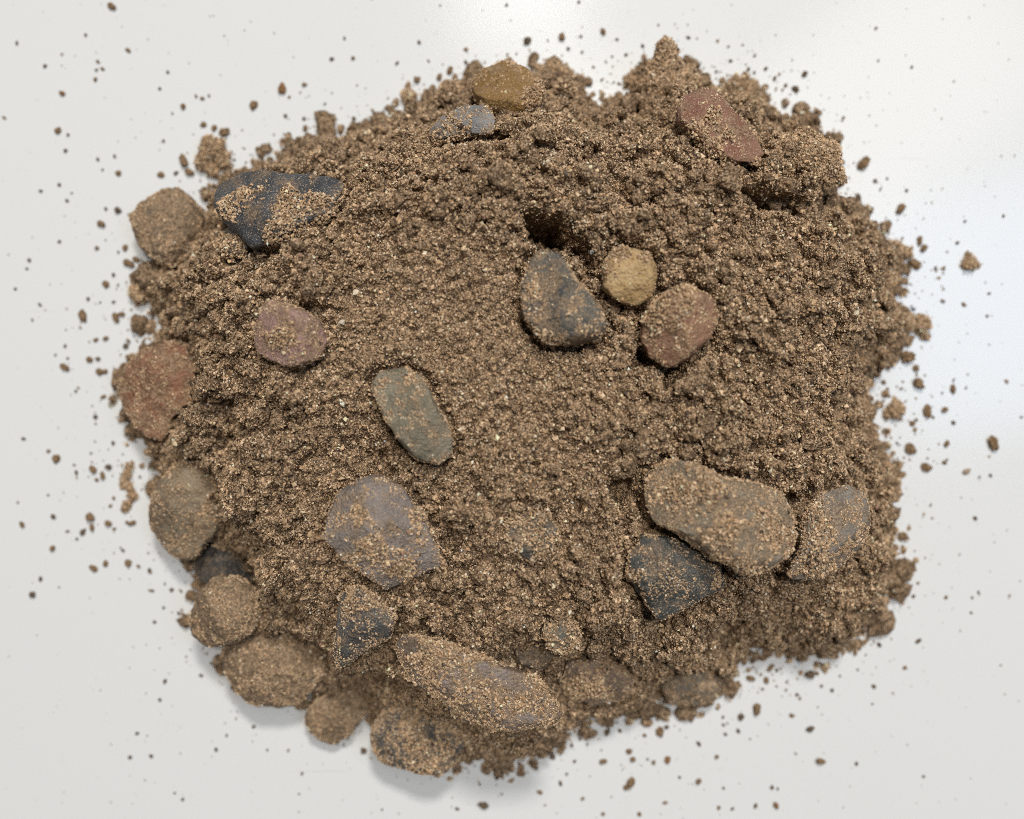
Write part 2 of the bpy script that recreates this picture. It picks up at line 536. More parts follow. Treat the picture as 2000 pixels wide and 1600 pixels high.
GREY = ((0.16, 0.15, 0.14), (0.25, 0.235, 0.215))
STONES = [
    S("rounded_stone", "round grey-brown soil-coated stone at the far left beside the blue-black stone",
      [(255, 430), (275, 400), (300, 385), (325, 368), (355, 370), (380, 395), (396, 425), (392, 460), (365, 500),
       (335, 522), (305, 512), (275, 485)], (0.17, 0.125, 0.09), (0.26, 0.195, 0.14), cover=0.22, dust=0.75, coat=True,
      fine=0.8, thick=0.42, facet=2, lift=0.55, tilt=0.2),
    S("slate_stone", "blue-black slate stone with soil patches at the upper left shoulder",
      [(403, 350), (440, 328), (510, 325), (560, 341), (610, 345), (660, 352), (682, 372), (655, 425), (600, 455),
       (545, 480), (500, 492), (448, 445), (403, 395)], (0.045, 0.048, 0.054), (0.088, 0.092, 0.10), cover=0.2, dust=0.25,
      lift=0.7, thick=0.30, soil=[(485, 382, 30), (445, 412, 20), (565, 420, 34), (566, 375, 16), (650, 415, 40), (610, 395, 20), (545, 455, 30)], moat=0.8, bare=[(505, 430, 14), (470, 345, 20)]),
    S("dark_pebble", "small dark soil-crusted stone just below the blue-black slate stone",
      [(424, 445), (455, 428), (487, 445), (497, 475), (482, 502), (445, 502), (420, 480)], (0.05, 0.05, 0.05),
      (0.10, 0.095, 0.085), cover=0.7, dust=0.45, lift=0.4, bare=[(450, 440, 14), (500, 480, 14)]),
    S("pink_stone", "dusty mauve-pink stone on the left half of the heap",
      [(512, 600), (520, 583), (560, 590), (600, 608), (627, 630), (641, 665), (625, 702), (590, 716), (562, 719),
       (520, 702), (495, 680), (497, 640)], (0.29, 0.165, 0.138), (0.39, 0.24, 0.205), cover=0.30, dust=0.4, lift=0.6,
      facet=5, soil=[(555, 660, 30)], fine=0.5),
    S("red_stone", "rust-red stone at the left edge of the heap",
      [(243, 715), (270, 685), (320, 670), (370, 672), (395, 700), (403, 750), (390, 785), (350, 822), (318, 858),
       (285, 852), (255, 822), (232, 785), (226, 758)], (0.24, 0.10, 0.055), (0.32, 0.155, 0.09), cover=0.12, dust=0.45,
      coat=True, lift=0.5, thick=0.34, facet=4, fine=0.5, tilt=0.3),
    S("tan_stone", "tan-brown stone with a smooth grey patch at the left edge",
      [(288, 990), (315, 940), (350, 905), (395, 900), (428, 930), (441, 980), (435, 1030), (402, 1062), (385, 1087),
       (355, 1101), (320, 1080), (285, 1032)], (0.25, 0.19, 0.125), (0.33, 0.26, 0.18), cover=0.1, dust=0.45, coat=True,
      lift=0.5, thick=0.36, facet=3, soil=[(430, 985, 46), (420, 930, 22)], fine=0.55, tilt=0.3),
    S("black_stone", "black stone in shadow between the tan stone and a round brown stone",
      [(375, 1095), (400, 1066), (450, 1060), (490, 1080), (512, 1120), (490, 1152), (425, 1160), (385, 1132)],
      (0.03, 0.028, 0.028), (0.065, 0.06, 0.055), cover=0.15, dust=0.15, lift=0.15, tilt=0.3, soil=[(470, 1075, 18)]),
    S("round_stone", "small round soil-coated brown stone at the lower left edge",
      [(390, 1150), (430, 1120), (470, 1124), (505, 1150), (511, 1195), (496, 1236), (455, 1259), (400, 1263),
       (372, 1242), (362, 1210), (378, 1180)], (0.20, 0.145, 0.095), (0.29, 0.21, 0.14), cover=0.2, dust=0.75, coat=True,
      lift=0.8, thick=0.42, facet=2, fine=0.9, tilt=0.2),
    S("brown_stone", "wide soil-coated brown stone at the lower left resting on the tabletop",
      [(430, 1270), (480, 1240), (540, 1229), (600, 1235), (636, 1260), (641, 1300), (615, 1342), (590, 1370),
       (545, 1382), (490, 1378), (465, 1350), (440, 1320)], (0.20, 0.135, 0.085), (0.29, 0.20, 0.13), cover=0.12, dust=0.8,
      coat=True, lift=0.3, thick=0.34, facet=2, fine=0.8, tilt=0.2),
    S("brown_pebble", "small rounded brown stone poking out at the bottom left",
      [(595, 1388), (620, 1360), (680, 1348), (716, 1365), (713, 1400), (690, 1430), (650, 1458), (615, 1441),
       (597, 1415)], (0.23, 0.155, 0.095), (0.32, 0.22, 0.14), cover=0.08, dust=0.7, coat=True, lift=0.2, thick=0.36,
      facet=2, fine=0.7, tilt=0.1),
    S("wedge_stone", "dark grey wedge-shaped stone pointing down at lower left",
      [(665, 1160), (700, 1140), (740, 1160), (780, 1200), (766, 1245), (722, 1265), (682, 1300), (655, 1317),
       (645, 1287), (655, 1230)], (0.06, 0.06, 0.06), (0.12, 0.117, 0.112), cover=0.22, dust=0.25, lift=1.15, facet=4,
      soil=[(705, 1175, 30), (652, 1305, 12)], fine=0.6),
    S("mauve_stone", "large flat mauve-grey stone left of the heap's lower centre",
      [(638, 1010), (660, 962), (700, 936), (755, 934), (790, 955), (830, 1010), (858, 1075), (864, 1108), (800, 1132),
       (750, 1152), (715, 1122), (668, 1092), (632, 1050)], (0.215, 0.178, 0.156), (0.285, 0.243, 0.218), cover=0.2,
      dust=0.28, lift=0.45, thick=0.24, facet=4,
      soil=[(700, 1005, 22), (730, 1060, 24), (770, 1100, 30), (690, 1085, 24), (810, 1010, 22), (800, 1120, 20)], fine=0.5),
    S("olive_stone", "oval olive-grey stone left of the heap's middle",
      [(725, 755), (740, 725), (785, 718), (820, 730), (850, 780), (880, 835), (883, 885), (860, 906), (810, 895),
       (770, 850), (740, 800)], (0.17, 0.15, 0.105), (0.28, 0.245, 0.18), cover=0.12, dust=0.22, lift=0.6, thick=0.34,
      facet=3, soil=[(755, 745, 16), (800, 728, 18)], fine=0.7, moat=1.0),
    S("grey_stone", "dark blue-grey stone in the dark hollow at the heap's centre",
      [(1018, 560), (1035, 502), (1060, 485), (1096, 500), (1125, 550), (1165, 590), (1191, 635), (1172, 666),
       (1110, 676), (1060, 666), (1020, 620)], (0.06, 0.06, 0.056), (0.13, 0.125, 0.108), cover=0.25, dust=0.42, lift=0.55,
      thick=0.36, facet=3, soil=[(1040, 570, 18), (1065, 655, 14)], fine=0.7, moat=1.0),
    S("yellow_stone", "pale yellow stone right of the central dark hollow",
      [(1180, 520), (1200, 490), (1240, 484), (1275, 505), (1284, 545), (1271, 580), (1240, 599), (1205, 590),
       (1175, 565)], (0.48, 0.31, 0.135), (0.58, 0.41, 0.21), cover=0.06, dust=0.0, lift=0.3, thick=0.4, facet=1,
      soil=[(1192, 515, 34), (1262, 500, 14), (1220, 492, 18)], fine=0.15, moat=0.9),
    S("terracotta_stone", "round terracotta stone below the pale yellow stone",
      [(1250, 660), (1260, 610), (1300, 570), (1350, 560), (1390, 580), (1402, 620), (1386, 660), (1345, 706),
       (1310, 719), (1270, 700)], (0.27, 0.135, 0.08), (0.36, 0.20, 0.125), cover=0.2, dust=0.3, lift=0.5, thick=0.36,
      facet=2, soil=[(1295, 622, 38), (1335, 578, 26)], fine=0.6, moat=1.0),
    S("amber_stone", "smooth amber-brown stone at the top edge of the heap",
      [(918, 160), (940, 130), (985, 111), (1030, 130), (1060, 170), (1060, 205), (1020, 232), (960, 222), (925, 190)],
      (0.20, 0.11, 0.03), (0.29, 0.165, 0.055), cover=0.12, dust=0.12, lift=0.5, thick=0.4, facet=1,
      soil=[(1040, 190, 26), (1000, 130, 10), (950, 215, 20), (1060, 160, 16)], fine=0.4),
    S("blue_grey_stone", "blue-grey stone under soil just below the amber stone",
      [(835, 252), (860, 225), (905, 200), (945, 205), (967, 240), (962, 272), (900, 268), (850, 277)],
      (0.19, 0.19, 0.195), (0.28, 0.275, 0.27), cover=0.3, dust=0.3, lift=0.5, soil=[(890, 250, 18), (860, 265, 16)], fine=0.4),
    S("brick_red_stone", "angular brick-red stone with a band of soil at the upper right",
      [(1322, 215), (1335, 185), (1370, 168), (1402, 172), (1428, 205), (1457, 245), (1487, 302), (1467, 322),
       (1432, 322), (1385, 300), (1342, 262), (1322, 240)], (0.22, 0.098, 0.065), (0.30, 0.15, 0.108), cover=0.18, dust=0.35,
      lift=1.0, thick=0.34, facet=4, soil=[(1390, 228, 20), (1362, 262, 26), (1398, 290, 22), (1425, 268, 16)], fine=0.4),
    S("long_stone", "long thick brown-grey stone at the lower right, largest in the heap",
      [(1250, 960), (1260, 920), (1300, 897), (1350, 905), (1410, 930), (1480, 942), (1532, 965), (1557, 1020),
       (1552, 1080), (1512, 1111), (1460, 1120), (1400, 1094), (1330, 1050), (1266, 1012)], (0.19, 0.155, 0.11),
      (0.28, 0.235, 0.175), cover=0.44, dust=0.5, lift=0.8, thick=0.30, facet=3, soil=[(1330, 965, 26), (1420, 1040, 26), (1390, 960, 16)],
      fine=0.7, moat=1.0),
    S("grey_brown_stone", "rounded grey-brown stone at the right, beside the long thick stone",
      [(1565, 1000), (1590, 966), (1650, 947), (1690, 965), (1709, 1010), (1701, 1060), (1652, 1106), (1590, 1131),
       (1530, 1126), (1550, 1070)], (0.19, 0.165, 0.14), (0.28, 0.255, 0.22), cover=0.30, dust=0.4, lift=0.75, thick=0.33,
      facet=2, soil=[(1590, 1030, 40), (1590, 1090, 26)], fine=0.7, moat=0.9),
    S("charcoal_stone", "angular charcoal-green stone below the long thick stone",
      [(1224, 1080), (1250, 1040), (1300, 1045), (1350, 1065), (1411, 1100), (1427, 1150), (1372, 1171), (1330, 1196),
       (1290, 1217), (1260, 1180), (1230, 1130)], (0.045, 0.047, 0.044), (0.09, 0.091, 0.083), cover=0.18, dust=0.15,
      lift=0.55, thick=0.28, facet=5, soil=[(1255, 1070, 22), (1400, 1140, 18), (1245, 1120, 14)], fine=0.6, moat=0.8),
    S("slab_stone", "large soil-covered slab-like stone at the bottom, pinkish grey where bare",
      [(763, 1272), (790, 1235), (850, 1240), (920, 1268), (990, 1298), (1055, 1320), (1099, 1392), (1090, 1412),
       (1008, 1433), (920, 1421), (880, 1399), (856, 1358), (820, 1346), (787, 1330)], (0.22, 0.175, 0.15), (0.31, 0.255, 0.235), cover=0.62, dust=0.5,
      lift=0.85, thick=0.27, facet=4, bare=[(990, 1325, 34), (790, 1255, 24), (1020, 1415, 24)], fine=0.6, moat=0.8),
    S("speckled_stone", "blackish stone crusted with sand at the very bottom of the heap",
      [(725, 1420), (750, 1385), (800, 1372), (860, 1388), (912, 1420), (902, 1470), (866, 1512), (800, 1502),
       (745, 1491), (725, 1460)], (0.06, 0.055, 0.05), (0.13, 0.115, 0.10), cover=0.55, dust=0.3, lift=0.9, thick=0.36,
      facet=3, fine=0.8, tilt=0.2, bare=[(740, 1430, 22), (780, 1490, 20)]),
    S("rose_brown_stone", "rose-brown stone at the bottom, right of the slab-like stone",
      [(1085, 1310), (1110, 1280), (1160, 1268), (1212, 1290), (1242, 1330), (1222, 1370), (1160, 1380), (1110, 1362)],
      (0.20, 0.145, 0.11), (0.28, 0.21, 0.17), cover=0.35, dust=0.45, lift=0.4, thick=0.34, facet=2, fine=0.7,
      soil=[(1140, 1340, 32)], tilt=0.4),
    S("edge_stone", "grey-brown stone on the bottom edge above loose crumbs",
      [(1288, 1340), (1320, 1308), (1370, 1303), (1412, 1330), (1402, 1367), (1360, 1382), (1310, 1377)],
      (0.19, 0.165, 0.13), (0.26, 0.225, 0.18), cover=0.15, dust=0.5, coat=True, lift=0.2, thick=0.33, facet=2, fine=0.6,
      tilt=0.2),
    S("buried_stone", "dark stone nearly buried in soil below the heap's centre",
      [(985, 1030), (1010, 1000), (1060, 998), (1092, 1030), (1080, 1070), (1040, 1096), (1000, 1080)],
      (0.07, 0.075, 0.07), (0.14, 0.14, 0.125), cover=0.8, dust=0.35, lift=0.15, bare=[(1075, 1027, 16), (1005, 1045, 14), (1030, 1080, 12)],
      moat=0.3, fine=0.4),
    S("greenish_pebble", "small dark greenish soil-crusted stone above the rose-brown stone",
      [(1058, 1222), (1100, 1208), (1133, 1230), (1127, 1260), (1095, 1278), (1068, 1258)], (0.09, 0.09, 0.075),
      (0.16, 0.155, 0.125), cover=0.8, dust=0.4, lift=0.45, bare=[(1098, 1232, 12)], fine=0.7),
    S("shadowed_stone", "dark brown stone deep in the gap right of the slab-like stone",
      [(1005, 1268), (1058, 1252), (1084, 1285), (1058, 1313), (1015, 1302)], (0.10, 0.08, 0.06), (0.15, 0.12, 0.09),
      cover=0.15, dust=0.35, lift=-0.5, moat=0.5, fine=0.5),
]

NT, NP = 84, 36


def radial(outline_w, c, th):
    """distance from c to the outline along angles th"""
    r = np.zeros_like(th)
    pts = np.array(outline_w)
    dx, dy = np.cos(th), np.sin(th)
    n = len(pts)
    for i in range(n):
        a, b = pts[i] - c, pts[(i + 1) % n] - c
        e = b - a
        den = dx * e[1] - dy * e[0]
        den = np.where(np.abs(den) < 1e-12, 1e-12, den)
        t = (a[0] * e[1] - a[1] * e[0]) / den
        s = (a[0] * dy - a[1] * dx) / den
        ok = (t > 0) & (s >= -1e-6) & (s <= 1 + 1e-6)
        r = np.where(ok & (t > r), t, r)
    return r


base_s = base.reshape(NY, NX)
REST = {'rounded_stone': 1.5, 'round_stone': 2.2, 'brown_stone': 1.35, 'brown_pebble': 1.35, 'speckled_stone': 1.7, 'edge_stone': 1.6,
        'red_stone': 1.7, 'tan_stone': 1.7, 'black_stone': 1.0, 'rose_brown_stone': 3.2}
stone_jobs = []
for k, s in enumerate(STONES):
    g = np.random.default_rng(500 + k)
    out = np.array(s['outline'], float)
    cu, cv = out.mean(0)
    area = 0.5 * abs(np.sum(out[:, 0] * np.roll(out[:, 1], -1) - out[:, 1] * np.roll(out[:, 0], -1)))
    hz = s['thick'] * math.sqrt(area) * PX * 1.15
    zs = base_z(cu, cv)
    zc = max(zs + s['lift'] * hz - 0.25 * hz, hz * 0.96)
    if s['name'] in REST:
        zc = min(zc, REST[s['name']] * hz)
    ox, oy = to_world(out[:, 0], out[:, 1], zc)
    ow = np.stack([ox, oy], 1)
    c = ow.mean(0)
    # slope of the heap under the stone
    e = 0.006
    sx = float(sample(base_s, np.array([c[0] + e]), np.array([c[1]]))[0] - sample(base_s, np.array([c[0] - e]), np.array([c[1]]))[0]) / (2 * e)
    sy = float(sample(base_s, np.array([c[0]]), np.array([c[1] + e]))[0] - sample(base_s, np.array([c[0]]), np.array([c[1] - e]))[0]) / (2 * e)
    sx, sy = np.clip(sx, -0.9, 0.9) * s['tilt'], np.clip(sy, -0.9, 0.9) * s['tilt']
    stone_jobs.append((s, g, ow, c, hz, zc, sx, sy))
    # make room for the stone in the heap, with a narrow gap round it
    sel = (np.abs(X - c[0]) < 0.04) & (np.abs(Y - c[1]) < 0.04)
    sd = poly_dist(X[sel], Y[sel], [tuple(p) for p in ow])
    sd = sd + 0.0008 * vnoise(np.stack([X[sel], Y[sel], X[sel] * 0], 1) / 0.0024, 90 + k)
    plane = zc + sx * (X[sel] - c[0]) + sy * (Y[sel] - c[1])
    inside = sstep(-0.0004, 0.0012, sd)
    target = plane - 0.55 * hz
    moat = s['moat'] * 0.0052 * np.exp(-((sd + 0.0005) / 0.0013) ** 2)
    hsel = height[sel]
    # soil banked against the stone must not hide its rim
    near = np.exp(-np.clip(-sd, 0, None) / 0.002)
    cap = plane - 0.22 * hz
    hsel = np.where(sd < 0, hsel - near * np.clip(hsel - cap, 0, None), hsel)
    hsel = hsel * (1 - inside) + np.minimum(hsel, target) * inside - moat * (hsel > 0.002)
    height[sel] = hsel
height = np.where(edge > 0, np.maximum(height, 0.0002), -0.0012)

HF = height.reshape(NY, NX)
keep_v = edge > -0.0015
idx = -np.ones(NX * NY, np.int64)
q = (np.arange(NY - 1)[:, None] * NX + np.arange(NX - 1)[None]).ravel()
quads = np.stack([q, q + 1, q + NX + 1, q + NX], 1)
quads = quads[keep_v[quads].all(1)]
used = np.unique(quads)
idx[used] = np.arange(len(used))
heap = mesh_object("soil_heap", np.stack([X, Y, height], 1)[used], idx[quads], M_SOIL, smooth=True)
tag(heap, "crumbly brown sandy soil heap with stones spread on a white tabletop", "soil heap")

# ------------------------------------------------------------------ sand grains over the heap
NG = 520000
px_ = rng.uniform(-0.114, 0.114, NG)
py_ = rng.uniform(-0.104, 0.100, NG)
ed = sample(edge.reshape(NY, NX), px_, py_)
hz_ = sample(HF, px_, py_)
e = STEP
nxg = (sample(HF, px_ + e, py_) - sample(HF, px_ - e, py_)) / (2 * e)
nyg = (sample(HF, px_, py_ + e) - sample(HF, px_, py_ - e)) / (2 * e)
w = np.sqrt(1 + nxg ** 2 + nyg ** 2)
bl = HF.copy()
for ax in (0, 1):                      # box blur, to tell crumb tops from gaps
    m = 4
    cs = np.cumsum(np.pad(bl, [(m + 1, m) if a == ax else (0, 0) for a in (0, 1)], mode='edge'), axis=ax)
    n_ = bl.shape[ax]
    bl = (np.take(cs, np.arange(2 * m + 1, 2 * m + 1 + n_), axis=ax) - np.take(cs, np.arange(n_), axis=ax)) / (2 * m + 1)
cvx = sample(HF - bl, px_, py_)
ok = (ed > 0) & (rng.uniform(size=NG) < np.clip(w / 3.0, 0.30, 1) * (0.22 + 0.95 * sstep(-0.0006, 0.0003, cvx)))  # bright grains thinned in gaps, where the darkened soil stands for shade
px_, py_, hz_, nxg, nyg, w = (a[ok] for a in (px_, py_, hz_, nxg, nyg, w))
ng = len(px_)
rad = np.clip(rng.lognormal(math.log(0.00020), 0.40, ng), 0.00010, 0.0008)
off = rng.uniform(-0.3, 0.75, ng) * rad + (rng.uniform(size=ng) < 0.12) * rng.uniform(0, 0.0004, ng)
nrm = np.stack([-nxg, -nyg, np.ones(ng)], 1) / w[:, None]
pos = np.stack([px_, py_, hz_], 1) + nrm * off[:, None]
grains("sand_grains", pos, rad, M_GRAIN, heap)
print("heap grains", ng)

# loose crumbs lying on the heap's shoulders
NL = 5200
lx, ly = rng.uniform(-0.11, 0.11, NL * 4), rng.uniform(-0.10, 0.096, NL * 4)
le = sample(edge.reshape(NY, NX), lx, ly)
lrg = sample(rough.reshape(NY, NX), lx, ly)
kp = (le > 0.002) & (rng.uniform(size=len(lx)) < np.clip(lrg - 0.45, 0, 1) * 0.9)
for (s_, g_, ow2, c2_, hz2, zc2, sx2, sy2) in stone_jobs:
    kp &= poly_dist(lx, ly, [tuple(p) for p in ow2]) < -0.0002
lx, ly = lx[kp][:NL], ly[kp][:NL]
NL = len(lx)
lr0 = np.clip(rng.lognormal(math.log(0.00075), 0.45, NL), 0.0003, 0.0024)
lz0 = sample(HF, lx, ly) + lr0 * rng.uniform(-0.1, 0.6, NL)
v = (ICO1[None] * lr0[:, None, None] * rng.uniform(0.65, 1.35, (NL, 1, 3))).reshape(-1, 3)
v = v * (1 + 0.5 * vnoise(v / 0.0008 + np.repeat(np.arange(NL), len(ICO1))[:, None] * 2.9, 63))[:, None]
v += np.repeat(np.stack([lx, ly, lz0], 1), len(ICO1), axis=0)
f = (ICO1F[None] + (np.arange(NL) * len(ICO1))[:, None, None]).reshape(-1, 3)
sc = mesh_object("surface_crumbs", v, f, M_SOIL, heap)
sc["kind"] = "stuff"
K = 9
dirs = rng.normal(size=(NL, K, 3))
dirs /= np.linalg.norm(dirs, axis=2, keepdims=True)
dirs[:, :, 2] = np.abs(dirs[:, :, 2])
gp = (np.stack([lx, ly, lz0], 1)[:, None] + dirs * lr0[:, None, None] * rng.uniform(0.85, 1.2, (NL, K, 1))).reshape(-1, 3)
gr = np.clip(rng.lognormal(math.log(0.00020), 0.38, len(gp)), 0.00011, 0.0006)
grains("crumb_grains", gp, gr, M_GRAIN, heap)
print("surface crumbs", NL)

# lumps along the crumbling rim and on the shoulders (still part of the heap)
lp, lr = [], []
ow_ = np.array(OUTW)
for i in range(len(ow_)):
    a, b = ow_[i], ow_[(i + 1) % len(ow_)]
    L = np.linalg.norm(b - a)
    for _ in range(int(L / 0.00042)):
        t = rng.uniform()
        p = a + (b - a) * t
        nrm2 = np.array([b[1] - a[1], -(b[0] - a[0])]) / L
        # keep the stones lying on the rim bare
        dist = rng.normal(-0.0010, 0.0024)
        far = rng.uniform() < 0.30
        if far:
            dist = -rng.exponential(0.0035)
        p = p - nrm2 * dist
        r = (0.45 if far else 1.0) * float(np.clip(rng.lognormal(math.log(0.0009), 0.52), 0.0003, 0.0032))
        lp.append(p)
        lr.append(r)
lp, lr = np.array(lp), np.array(lr)
okk = np.ones(len(lp), bool)
for (s, g, ow, c, hz, zc, sx, sy) in stone_jobs:
    okk &= poly_dist(lp[:, 0], lp[:, 1], [tuple(p) for p in ow]) < lr * 0.6
lp, lr = lp[okk], lr[okk]
n = len(lp)
v = ICO1[None] * lr[:, None, None] * rng.uniform(0.65, 1.4, (n, 1, 3))
flat = np.repeat(np.arange(n), len(ICO1))
vv = v.reshape(-1, 3)
vv = vv * (1 + 0.55 * vnoise(vv / 0.0009 + flat[:, None] * 3.7, 61))[:, None]
lz = np.clip(sample(HF, lp[:, 0], lp[:, 1]), 0, None) + lr * rng.uniform(0.25, 0.75, n)
vv += np.repeat(np.stack([lp[:, 0], lp[:, 1], lz], 1), len(ICO1), axis=0)
ff = (ICO1F[None] + (np.arange(n) * len(ICO1))[:, None, None]).reshape(-1, 3)
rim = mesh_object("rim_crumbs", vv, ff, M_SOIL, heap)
rim["kind"] = "stuff"
K = 16
dirs = rng.normal(size=(n, K, 3))
dirs /= np.linalg.norm(dirs, axis=2, keepdims=True)
dirs[:, :, 2] = np.abs(dirs[:, :, 2])
gp = (np.stack([lp[:, 0], lp[:, 1], lz], 1)[:, None] + dirs * lr[:, None, None] * rng.uniform(0.9, 1.2, (n, K, 1))).reshape(-1, 3)
gr = np.clip(rng.lognormal(math.log(0.00022), 0.38, len(gp)), 0.00014, 0.0007)
grains("rim_grains", gp, gr, M_GRAIN, heap)

# ------------------------------------------------------------------ build stones
phi = np.linspace(-math.pi / 2, math.pi / 2, NP)
for k, (s, g, ow, c, hz, zc, sx, sy) in enumerate(stone_jobs):
    th = np.linspace(0, 2 * math.pi, NT, endpoint=False)
    R = radial(ow, c, th)
    ker = np.array([0.25, 0.5, 0.25])
    for _ in range(0 if s['facet'] >= 4 else 1):
        R = ker[0] * np.roll(R, 1) + ker[1] * R + ker[2] * np.roll(R, -1)
    rows = []
    for j in range(1, NP - 1):
        cr_ = np.cos(phi[j]) ** (0.78 if s['coat'] else 0.70)
        zz = np.sign(np.sin(phi[j])) * abs(np.sin(phi[j])) ** 0.95 * hz
        rows.append(np.stack([R * cr_ * np.cos(th), R * cr_ * np.sin(th), np.full(NT, zz)], 1))
    vs = np.concatenate([[[0, 0, -hz]]] + rows + [[[0, 0, hz]]])
    # flatten some facets
    mean_r = R.mean()
    for _ in range(s['facet'] + 2):
        a = g.uniform(0, 2 * math.pi)
        el = g.uniform(0.8, 1.35)
        nv = np.array([math.cos(a) * math.cos(el), math.sin(a) * math.cos(el), math.sin(el)])
        ext = (vs @ nv)
        lim = ext.max() * g.uniform(0.62, 0.86)
        over = np.clip(ext - lim, 0, None)
        vs = vs - over[:, None] * 0.95 * nv
    nd = vs / (np.linalg.norm(vs, axis=1, keepdims=True) + 1e-9)
    disp = (0.05 * fbm(vs / (mean_r * 0.9) + k * 5.1, 200, 2) + 0.06 * fbm(vs / 0.0042 + k * 3.3, 300, 4)) * mean_r
    disp += 0.00028 * fbm(vs / 0.0011, 310 + k, 2) * (2.0 if s['coat'] else 1.0)
    vs = vs + nd * disp[:, None]
    vs[:, 2] += sx * vs[:, 0] + sy * vs[:, 1]
    fs = []
    for i in range(NT):
        i2 = (i + 1) % NT
        fs.append((0, 1 + i2, 1 + i, 1 + i))
        for j in range(NP - 3):
            fs.append((1 + j * NT + i, 1 + j * NT + i2, 1 + (j + 1) * NT + i2, 1 + (j + 1) * NT + i))
        top = 1 + (NP - 2) * NT
        fs.append((1 + (NP - 3) * NT + i, 1 + (NP - 3) * NT + i2, top, top))
    tri = []
    for f in fs:
        if f[2] == f[3]:
            tri.append(f[:3])
        else:
            tri.append((f[0], f[1], f[2]))
            tri.append((f[0], f[2], f[3]))
    tri = np.array(tri)
    zmin = (vs[:, 2]).min() + zc
    lift = -zmin + 0.0002 if zmin < 0.0002 else 0.0
    # rather squash the underside than lift the stone off its place
    if lift > 0:
        low = vs[:, 2] < 0
        vs[low, 2] = np.maximum(vs[low, 2], 0.0003 - zc)
    o = mesh_object(s['name'], vs, tri, stone_material(s['c1'], s['c2'], s['dust'], k, s['coat']), smooth=True)
    o.location = (c[0], c[1], zc)
    tag(o, s['label'], "stone", "stones in the soil heap")

    # soil clinging to the stone
    tv = vs[tri]
    cnv = np.cross(tv[:, 1] - tv[:, 0], tv[:, 2] - tv[:, 0])
    ar = np.linalg.norm(cnv, axis=1) / 2
    tn = cnv / (2 * ar[:, None] + 1e-15)
    wgt = ar * (tn[:, 2] > -0.15)
    tot = wgt.sum()

    def scatter(per_mm2):
        m = int(tot * 1e6 * per_mm2)
        ti = g.choice(len(tri), m, p=wgt / tot)
        b1, b2 = g.uniform(size=m), g.uniform(size=m)
        fl = b1 + b2 > 1
        b1[fl], b2[fl] = 1 - b1[fl], 1 - b2[fl]
        p = tv[ti, 0] + b1[:, None] * (tv[ti, 1] - tv[ti, 0]) + b2[:, None] * (tv[ti, 2] - tv[ti, 0])
        return p, tn[ti]

    p, nn = scatter(10.0)
    uu, vv_ = to_px(p[:, 0] + c[0], p[:, 1] + c[1], p[:, 2] + zc)
    nz = 0.5 + 0.5 * (0.65 * fbm(p / 0.0045 + k * 9.1, 400, 3) * 1.6 + 0.5 * vnoise(p / 0.0011, 410 + k))
    score = s['cover'] * 1.15 - 0.12 + np.zeros(len(p))
    for (a, b_, r) in s['soil']:
        score += 0.75 * np.exp(-((uu - a) ** 2 + (vv_ - b_) ** 2) / (r * r))
    for (a, b_, r) in s['bare']:
        score -= 0.9 * np.exp(-((uu - a) ** 2 + (vv_ - b_) ** 2) / (r * r))
    above = p[:, 2] + zc - sample(HF, p[:, 0] * 1.25 + c[0], p[:, 1] * 1.25 + c[1])
    score += 0.45 * np.exp(-np.clip(above, 0, None) / 0.0011)
    keep = nz < score
    thickn = np.clip((score - nz) * 2.2, 0, 1)[keep]
    p, nn = p[keep], nn[keep]
    rd = np.clip(g.lognormal(math.log(0.00021), 0.36, len(p)), 0.00011, 0.0006)
    pos = p + nn * (rd * g.uniform(0.0, 0.7, len(p)) + thickn * g.uniform(0, 0.0013, len(p)))[:, None]
    if s['fine'] > 0:
        p2, n2 = scatter(13.0 * s['fine'])
        kf = fbm(p2 / 0.003 + k * 2.7, 430, 3) + 0.4 * vnoise(p2 / 0.0008, 440) > 0.04
        p2, n2 = p2[kf], n2[kf]
        r2 = np.clip(g.lognormal(math.log(0.00015), 0.34, len(p2)), 0.00008, 0.00034)
        pos = np.concatenate([pos, p2 + n2 * (r2 * 0.25)[:, None]])
        rd = np.concatenate([rd, r2])
    if len(pos):
        grains("clinging_soil", pos, rd, M_GRAIN, o, g)

